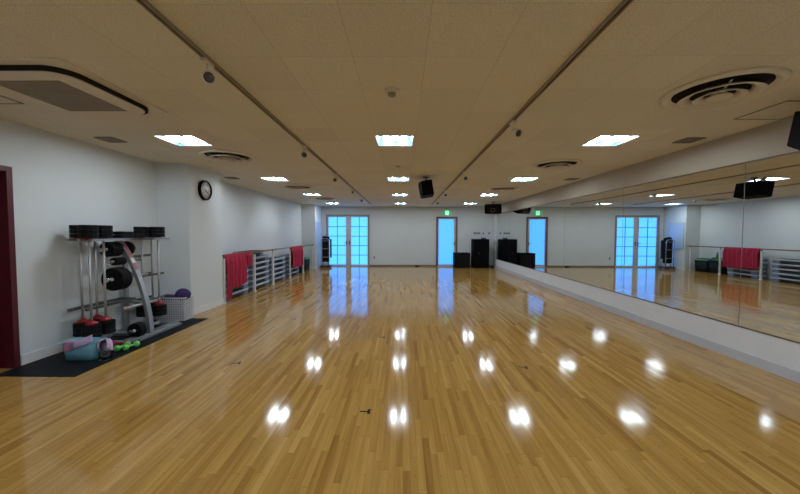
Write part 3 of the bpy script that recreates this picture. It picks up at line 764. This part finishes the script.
# bottle with a lilac cloth over it
bx, by = -3.397, 3.715
t = thing('water_jug', 'clear plastic jug standing on the mat beside the blue basket', 'jug', (bx, by, MZ))
b = nb(); lathe(b, [(0, 0), (0.058, 0), (0.062, 0.01), (0.062, 0.14), (0.045, 0.17), (0.030, 0.185), (0.030, 0.21), (0.026, 0.21), (0.026, 0.186), (0.040, 0.17), (0.057, 0.14), (0.057, 0.012), (0, 0.010)], 28); obj('jug_body', b, 'clear', t)
b = nb(); lathe(b, [(0, 0.212), (0.033, 0.212), (0.033, 0.195), (0.0305, 0.195), (0.0305, 0.2105), (0, 0.2105)], 24); obj('jug_cap', b, 'ink', t)
b = nb(); lathe(b, [(0, 0.013), (0.055, 0.013), (0.055, 0.07), (0, 0.07)], 24); obj('water', b, 'clear', t)
def drapef(u, v):
    a = u*2*PI*0.80 - 0.6; s = v
    r = 0.010 + 0.054*min(1, s*1.7) + 0.010*s*math.sin(a*5); z = 0.232 - 0.010*s - 0.115*max(0, s-0.42)/0.58*(1.0+0.35*math.sin(a*1.0))
    return (bx + r*math.cos(a), by + r*math.sin(a), z + MZ)
tag(obj('face_towel', sheet(drapef, 40, 12, 0.004), 'lilac'), 'pale lilac cloth draped over the top of the clear jug', 'towel')

# ------------------------------------------------------------------ hand weights
def dumbbell(loc, rz, mat, lab, ln=0.18, r=0.037):
    t = thing('dumbbell', lab, 'dumbbell', (loc[0], loc[1], MZ+r), rz, 'small hand weights on the mat')
    b = nb(); tube(b, [(-ln/2+0.04, 0, 0), (0, 0, 0), (ln/2-0.04, 0, 0)], [0.014, 0.016, 0.014], 12); obj('grip', b, mat, t)
    for s in (-1, 1):
        b = nb(); lathe(b, [(0, -0.025), (r*0.7, -0.025), (r, -0.013), (r, 0.013), (r*0.7, 0.025), (0, 0.025)], 20, Matrix.Translation((s*(ln/2-0.02), 0, 0)) @ Matrix.Rotation(PI/2, 4, 'Y')); obj('weight_head', b, mat, t)
dumbbell((-3.392, 4.065), math.radians(80), 'lime', 'lime green dumbbell nearest the room edge of the mat')
dumbbell((-3.478, 4.036), math.radians(87), 'lime', 'lime green dumbbell beside the lilac covered jug')
dumbbell((-3.605, 4.15), math.radians(10), 'redvinyl', 'dark red dumbbell behind the green ones, near the jug')

# ------------------------------------------------------------------ white wire basket
t = thing('wire_basket', 'white grid basket on the mat between rack and pillar', 'basket', (-3.825, 5.505, MZ), 0.0)
b = nb(); W_, D_, Hh = 0.225, 0.120, 0.365
def grid_side(p0, p1, nx, nz):
    p0, p1 = Vector(p0), Vector(p1)
    up = (p1-p0).cross(Vector((0, 0, 1))).normalized()
    for k in range(nx+1):
        p = p0.lerp(p1, k/nx); bar(b, [p, p+Vector((0, 0, Hh))], 0.012, 0.005, up=up)
    for k in range(nz+1):
        z = Vector((0, 0, Hh*k/nz)); bar(b, [p0+z, p1+z], 0.013, 0.0052, up=up)
c4 = [(-W_, -D_, 0.004), (W_, -D_, 0.004), (W_, D_, 0.004), (-W_, D_, 0.004)]
for k in range(4): grid_side(c4[k], c4[(k+1) % 4], 12 if k % 2 == 0 else 6, 9)
obj('grid_wall', b, 'wire', t)
b = nb(); box(b, -W_, W_, -D_, D_, 0.0, 0.006); obj('basket_floor', b, 'wire', t)
b = nb()
for p, q in zip(c4, c4[1:]+c4[:1]): tube(b, [(p[0], p[1], Hh+0.008), (q[0], q[1], Hh+0.008)], 0.010, 8)
obj('rim', b, 'wire', t)
# things inside it
b = nb(); box(b, -4.03, -3.62, 5.40, 5.61, MZ+0.012, MZ+0.31, 0.03)
for v in b.verts: v.co += Vector((random.uniform(-.004, .004), random.uniform(-.004, .004), 0))
tag(obj('plastic_bag', b, 'paper'), 'grey bag filling the white grid basket', 'bag')
def pil(u, v):
    return (-4.02 + 0.30*u, 5.40 + 0.20*v, MZ + 0.375 + 0.012*math.sin(u*8)*math.sin(v*5))
b = nb(); box(b, -4.025, -3.79, 5.40, 5.62, MZ+0.312, MZ+0.405, 0.035); 
for v in b.verts: v.co.z += 0.008*math.sin(v.co.x*40)
tag(obj('folded_towel', b, 'purple'), 'flat folded dark purple towel on left side of the white basket', 'towel')
b = nb(); sphere(b, (-3.69, 5.505, MZ+0.412), 0.1, (1.25, 1.05, 1.0), 28)
for v in b.verts: v.co += Vector((math.sin(v.co.z*60), math.cos(v.co.x*50), math.sin(v.co.y*55)))*0.004
tag(obj('rolled_towel', b, 'purple'), 'rounded dark purple bundle on right side of the white basket', 'towel')

# ------------------------------------------------------------------ barre along the left recess
BX, BZ = -3.68, 0.985
t = thing('ballet_barre', 'long brown rail on white posts along the left recess', 'barre', (0, 0, 0))
for y in (6.765, 8.16, 9.32, 10.745, 12.14, 13.38):
    b = nb(); bar(b, [(BX, y, 0.012), (BX, y, BZ-0.06)], 0.05, 0.04, up=(1, 0, 0)); p = obj('post', b, 'post', t)
    b = nb(); bar(b, [(BX, y, BZ-0.06), (BX, y, BZ-0.018)], 0.02, 0.02, up=(1, 0, 0)); obj('rail_bracket', b, 'dsteel', p)
    b = nb(); box(b, BX-0.035, BX+0.035, y-0.045, y+0.045, 0, 0.012, 0.003); obj('foot_plate', b, 'post', p)
b = nb(); tube(b, [(BX, 6.737, BZ), (BX, 13.53, BZ)], 0.021, 14); obj('rail', b, 'rail', t)

def drape(y0, y1, zb, back, lab, name='red_cloth', seed=0, n=44):
    rnd = random.Random(seed); ph = [rnd.uniform(0, 6) for _ in range(4)]
    def f(u, v):
        y = y0 + (y1-y0)*u
        fold = 0.5*math.sin(u*(y1-y0)*38+ph[0]) + 0.35*math.sin(u*(y1-y0)*21+ph[1]) + 0.2*math.sin(u*(y1-y0)*71+ph[2])
        zf = zb(u) if callable(zb) else zb
        R_ = 0.026
        if v < 0.30: s = v/0.30; zz = back + (BZ - back)*s; off = -R_ - 0.010*(1-s)*(1+fold)
        elif v < 0.40: s = (v-0.30)/0.10; a = PI*s; off = -R_*math.cos(a); zz = BZ + R_*math.sin(a)
        else: s = (v-0.40)/0.60; zz = BZ + (zf-BZ)*s; off = R_ + 0.030*min(1, s*4)*(1+fold)
        return (BX + off, y + 0.008*math.sin(zz*9+ph[3]), zz)
    o = obj(name, sheet(f, n, 46, 0.003), 'cloth'); tag(o, lab, 'cloth', 'red cloths hung on the barre'); return o
drape(6.79, 6.945, lambda u: 0.05+0.04*u, 0.60, 'narrow red cloth hanging almost to the floor by the clock pillar', seed=1, n=16)
drape(6.955, 7.64, lambda u: 0.29-0.03*math.sin(u*4), 0.45, 'wide red cloth over the barre, second from the clock pillar', seed=2)
drape(7.665, 7.96, lambda u: 0.66+0.05*u, 0.70, 'short red cloth over the barre beside the second post', seed=3, n=24)
drape(10.79, 11.98, lambda u: 0.30+0.02*math.sin(u*7), 0.40, 'wide red cloth over the far part of the barre', seed=4, n=60)

# ------------------------------------------------------------------ stacked step platforms
def make_step():
    t = thing('step_platform', '', 'exercise step')
    b = nb(); prism(b, rrect(0.38, 1.06, 0.06), 0.088, 0.136, bev=0.006); obj('platform', b, 'stepside', t)
    b = nb(); prism(b, rrect(0.34, 1.02, 0.05), 0.1365, 0.1415); obj('ribbed_top', b, 'steptop', t)
    for s in (-1, 1):
        b = nb(); prism(b, rrect(0.34, 0.23, 0.04, cy=s*0.40), 0.0, 0.0875, bev=0.006); obj('riser', b, 'stepleg', t)
    b = nb(); box(b, -0.14, 0.14, -0.284, 0.284, 0.03, 0.0875, 0.006); obj('underside_shade_fill', b, 'steptop', t)  # dark block filling the gap between risers, coloured as its shade
    return t
lev = ['bottom', 'second from the floor', 'third from the floor', 'fourth from the floor', 'fifth from the floor', 'sixth from the floor']
stk = [(7.50, 5, 'stack behind the near red cloths'), (8.74, 6, 'stack between second and third posts'), (10.03, 5, 'stack between third and fourth posts'), (11.44, 5, 'stack behind the far red cloth')]
s0 = None
for y, n, nm in stk:
    for k in range(n):
        lab = 'grey blue step platform, %s in %s' % (lev[k], nm)
        loc = (-3.935, y + random.uniform(-.012, .012), 0.142*k)
        if s0 is None: s0 = make_step(); s0.location = loc; s0['label'] = lab; s0['group'] = 'stacked exercise step platforms'
        else: dup(s0, loc, lab, rz=random.uniform(-.012, .012))
dup(s0, (-3.93, 8.42, 0.142*6+0.001), 'grey step platform laid on top of the tallest stack, above the barre', rz=0.03)

# ------------------------------------------------------------------ bins with green mats
def bin_(loc, w, d, h, lab, rimmat):
    t = thing('storage_bin', lab, 'bin', loc, 0, 'bins under the far end of the barre')
    obj('bin_body', open_tub(w, d, h, 0.05, 0.008, 0.9), 'greybin', t)
    b = nb(); p = [(x, y, h) for x, y in rrect(w+0.01, d+0.01, 0.055, 6)]; tube(b, p+[p[0]], 0.016, 8, cap=False); obj('rim', b, rimmat, t)
bin_((-3.925, 13.02, 0), 0.36, 0.56, 0.46, 'dark bin with pale green rim in the corner by the far pillar', 'palegreen')
bin_((-3.925, 12.40, 0), 0.36, 0.56, 0.50, 'dark bin with dark green contents beside the fifth barre post', 'green')
def roll(c, r, ln, lab):
    b = nb(); pts = []
    for k in range(90):
        a = k*0.42; rr = 0.008 + (r-0.008)*k/89; pts.append((c[0]+rr*math.cos(a), c[2]+rr*math.sin(a)))
    bm = bmesh.new(); va = [bm.verts.new((x, c[1]-ln/2, z)) for x, z in pts]; vb = [bm.verts.new((x, c[1]+ln/2, z)) for x, z in pts]
    for k in range(89):
        f = bm.faces.new((va[k], va[k+1], vb[k+1], vb[k])); f.smooth = True
    bmesh.ops.solidify(bm, geom=bm.faces[:], thickness=0.006); b.free()
    tag(obj('rolled_mat', bm, 'green'), lab, 'mat', 'green rolled mats in the bins')
roll((-3.86, 13.02, 0.47), 0.062, 0.46, 'rolled green mat in the corner bin, room side')
roll((-4.00, 13.02, 0.47), 0.062, 0.46, 'rolled green mat in the corner bin, wall side')
roll((-3.86, 12.40, 0.53), 0.068, 0.46, 'rolled green mat in the nearer bin, room side')
roll((-4.00, 12.40, 0.53), 0.062, 0.46, 'rolled green mat in the nearer bin, wall side')
for k, y in enumerate((12.35,)):
    t = thing('spray_bottle', 'small dark green spray bottle standing on the rolled mats', 'bottle', (-3.93, 12.52, 0.595))
    b = nb(); lathe(b, [(0, 0), (0.035, 0), (0.036, 0.09), (0.014, 0.13), (0.014, 0.15), (0, 0.15)], 20); obj('bottle_body', b, 'green', t)
    b = nb(); box(b, -0.015, 0.015, -0.05, 0.02, 0.151, 0.18, 0.004); obj('trigger_head', b, 'ink', t)

# whiteboard on the far pillar
t = thing('whiteboard', 'pale blue whiteboard on the side of the far left pillar', 'whiteboard', (XC2, 14.02, 1.38))
b = nb(); box(b, 0.0, 0.012, -0.37, 0.37, -0.52, 0.52); obj('board_panel', b, 'board', t)
b = nb(); merge(b, slab((-0.39, 0.39), (-0.54, 0.54), [(-0.371, 0.371, -0.521, 0.521)], 0.018, lambda u, v, w: (w, u, v))); obj('board_frame', b, 'doorwhite', t)

# ------------------------------------------------------------------ black and chrome stand beside the double doors
t = thing('equipment_stand', 'tall black stand with chrome rails beside the glass double doors', 'stand', (-3.29, 14.05, 0))
b = nb(); prism(b, rrect(0.46, 0.42, 0.08), 0.03, 0.10, bev=0.01); obj('base', b, 'brownbaseb', t)
b = nb(); lathe(b, [(0.0, 0.10), (0.17, 0.10), (0.15, 0.16), (0.12, 0.24), (0.0, 0.24)], 24); obj('column_skirt', b, 'steel', t)
for sx in (-1, 1):
    for sy in (-1, 1):
        b = nb(); lathe(b, [(0, -0.012), (0.03, -0.012), (0.03, 0.012), (0, 0.012)], 14, Matrix.Translation((sx*0.17, sy*0.15, 0.030)) @ Matrix.Rotation(PI/2, 4, 'Y')); obj('castor', b, 'black', t)
b = nb(); prism(b, rrect(0.29, 0.22, 0.06), 0.24, 1.24, bev=0.015); obj('black_body', b, 'black', t)
for sx in (-1, 1):
    b = nb(); tube(b, [(sx*0.165, -0.13, 0.10), (sx*0.165, -0.13, 1.15), (sx*0.12, -0.13, 1.21), (0, -0.13, 1.22)], 0.013, 10); obj('chrome_upright', b, 'chrome', t)
for z in (1.13, 0.80, 0.45):
    b = nb(); tube(b, [(-0.155, -0.13, z), (0.155, -0.13, z)], 0.009, 8); obj('chrome_rung', b, 'chrome', t)
b = nb()
sphere(b, (-0.05, 0, 1.27), 0.09, (1.1, 1.0, 0.8)); sphere(b, (0.08, 0.0, 1.25), 0.085, (1.1, 1.0, 0.75)); obj('black_top_cover', b, 'black', t)
b = nb(); bar(b, [(0.215, 0.0, 1.20), (0.215, 0.0, 0.42)], 0.12, 0.05, up=(1, 0, 0)); bar(b, [(0.13, 0, 1.18), (0.215, 0, 1.18)], 0.06, 0.03, up=(0, 0, 1)); obj('side_strap', b, 'black', t)

# ------------------------------------------------------------------ cabinets in the far right corner
t = thing('tall_cabinet', 'tall black equipment cabinet in the far right corner', 'cabinet', (3.29, 14.36, 0))
b = nb(); box(b, -0.33, 0.33, -0.25, 0.27, 0.03, 1.22, 0.006); bd = obj('cabinet_body', b, 'blackp', t)
for x0, x1, hx in ((-0.315, -0.135, -0.15), (-0.129, 0.315, -0.10)):
    b = nb(); box(b, x0, x1, -0.272, -0.2505, 0.06, 1.19, 0.004); dr = obj('cabinet_door', b, 'blackp', t)
    b = nb(); tube(b, [(hx, -0.272, 0.68), (hx, -0.292, 0.68), (hx, -0.292, 0.58), (hx, -0.272, 0.58)], 0.006, 8); obj('door_handle', b, 'dsteel', dr)
b = nb()
for sx in (-0.28, 0.28):
    for sy in (-0.2, 0.22): box(b, sx-0.03, sx+0.03, sy-0.03, sy+0.03, 0, 0.03)
obj('feet', b, 'black', t)
t = thing('wireless_receiver', 'small black device on top of the tall cabinet', 'device', (3.42, 14.30, 1.22))
b = nb(); box(b, -0.09, 0.09, -0.07, 0.07, 0, 0.06, 0.006); obj('device_case', b, 'dplate', t)
b = nb()
for sx in (-0.07, 0.07): tube(b, [(sx, 0.05, 0.06), (sx*1.2, 0.05, 0.17)], 0.004, 6)
obj('antenna_pair', b, 'black', t)
t = thing('low_cabinet', 'low black box cabinet between the blue door and the tall cabinet', 'cabinet', (2.50, 14.38, 0))
b = nb(); box(b, -0.33, 0.33, -0.24, 0.26, 0.0, 0.63, 0.008); obj('cabinet_body', b, 'blackp', t)
b = nb(); box(b, -0.31, 0.31, -0.256, -0.2405, 0.025, 0.605, 0.004); obj('front_grille', b, 'black', t)
# cable heap
pts = []
for k in range(120):
    a = k*0.33; r = 0.05 + 0.045*math.sin(k*0.21)
    pts.append((3.79 + r*0.75*math.cos(a), 14.26 + r*1.8*math.sin(a)-0.05, 0.012 + 0.09*k/120*abs(math.sin(k*0.13))))
b = nb(); tube(b, pts, 0.008, 6); tag(obj('cable_heap', b, 'black'), 'heap of black cable on the floor right of the tall cabinet', 'cable')
# wall plates above the cabinet
def plate_(x, w, h, m, lab, z=1.47):
    t = thing('wall_plate', lab, 'wall plate', (x, YF, z), 0, 'wall plates above the cabinets')
    b = nb(); box(b, -w/2, w/2, -0.01, 0, -h/2, h/2, 0.003); obj('cover_plate', b, m, t)
    b = nb(); n = max(1, round(w/0.08))
    for k in range(n):
        x_ = (k-(n-1)/2)*w/n; box(b, x_-0.014, x_+0.014, -0.014, -0.0101, -h*0.28, h*0.28)
    obj('switch_key', b, 'dplate', t)
plate_(3.22, 0.30, 0.09, 'plate', 'wide grey switch plate on far wall above the tall cabinet')
plate_(3.50, 0.05, 0.08, 'dplate', 'small dark plate on far wall, middle of the three above the cabinet')
plate_(3.76, 0.06, 0.08, 'dplate', 'small dark plate on far wall nearest the mirror corner')
plate_(-1.30, 0.07, 0.11, 'plate', 'pale wall socket low on far wall right of glass doors', z=0.38)
# black door stop on the floor
b = nb(); lathe(b, [(0, 0), (0.07, 0), (0.075, 0.02), (0.05, 0.045), (0, 0.05)], 20, Matrix.Translation((0.60, 14.62, 0)) @ Matrix.Diagonal((1.3, 0.7, 1, 1)))
tag(obj('door_stop', b, 'black'), 'small black door stop on floor at the foot of far wall', 'door stop')

# ------------------------------------------------------------------ tape marks on the floor
def mark(x, y, s, rz, lab):
    b = nb(); R = Matrix.Translation((x, y, 0.0002)) @ Matrix.Rotation(rz, 4, 'Z')
    prism(b, [(-s, -0.009), (0, -0.009), (0, -0.036), (0.024, -0.036), (0.024, 0.036), (0, 0.036), (0, 0.009), (-s, 0.009)], 0, 0.0008, R)
    tag(obj('tape_mark', b, 'black'), lab, 'tape mark', 'black tape marks on the floor')
mark(-0.29, 2.656, 0.060, 0.0, 'black T shaped tape mark on floor nearest the camera')
mark(1.325, 3.579, 0.070, -0.3, 'bent black tape mark on floor right of centre, between light reflections')
mark(-0.28, 4.591, 0.055, 0.1, 'small black tape mark on floor left of the centre light reflections')
mark(-1.84, 3.646, 0.070, 0.2, 'black tape mark on open floor halfway between centre and the mat')
mark(1.31, 5.473, 0.060, 0.0, 'faint far black tape mark on floor right of centre')
mark(-1.84, 5.563, 0.060, 0.1, 'far black tape mark on floor in front of the barre')

# ------------------------------------------------------------------ world and camera
w = bpy.data.worlds.new('world'); S.world = w; w.use_nodes = True
w.node_tree.nodes['Background'].inputs['Color'].default_value = (0.35, 0.55, 0.9, 1)
w.node_tree.nodes['Background'].inputs['Strength'].default_value = 0.6

f_, pi_, ya_, ro_ = 333.36, 0.0405, 0.0108, 0.003
r = Vector((math.cos(ya_), math.sin(ya_), 0))
F = Vector((-math.sin(ya_)*math.cos(pi_), math.cos(ya_)*math.cos(pi_), -math.sin(pi_)))
U = r.cross(F)
R2 = r*math.cos(ro_) + U*math.sin(ro_); U2 = U*math.cos(ro_) - r*math.sin(ro_)
cam = bpy.data.cameras.new('camera'); co = bpy.data.objects.new('camera', cam); COL.objects.link(co)
cam.sensor_width = 36; cam.sensor_fit = 'HORIZONTAL'; cam.lens = f_*36/800; cam.clip_start = 0.05; cam.clip_end = 100
mw = Matrix((( R2.x, U2.x, -F.x, 0), (R2.y, U2.y, -F.y, 0), (R2.z, U2.z, -F.z, 1.45), (0, 0, 0, 1)))
co.matrix_world = mw
S.camera = co
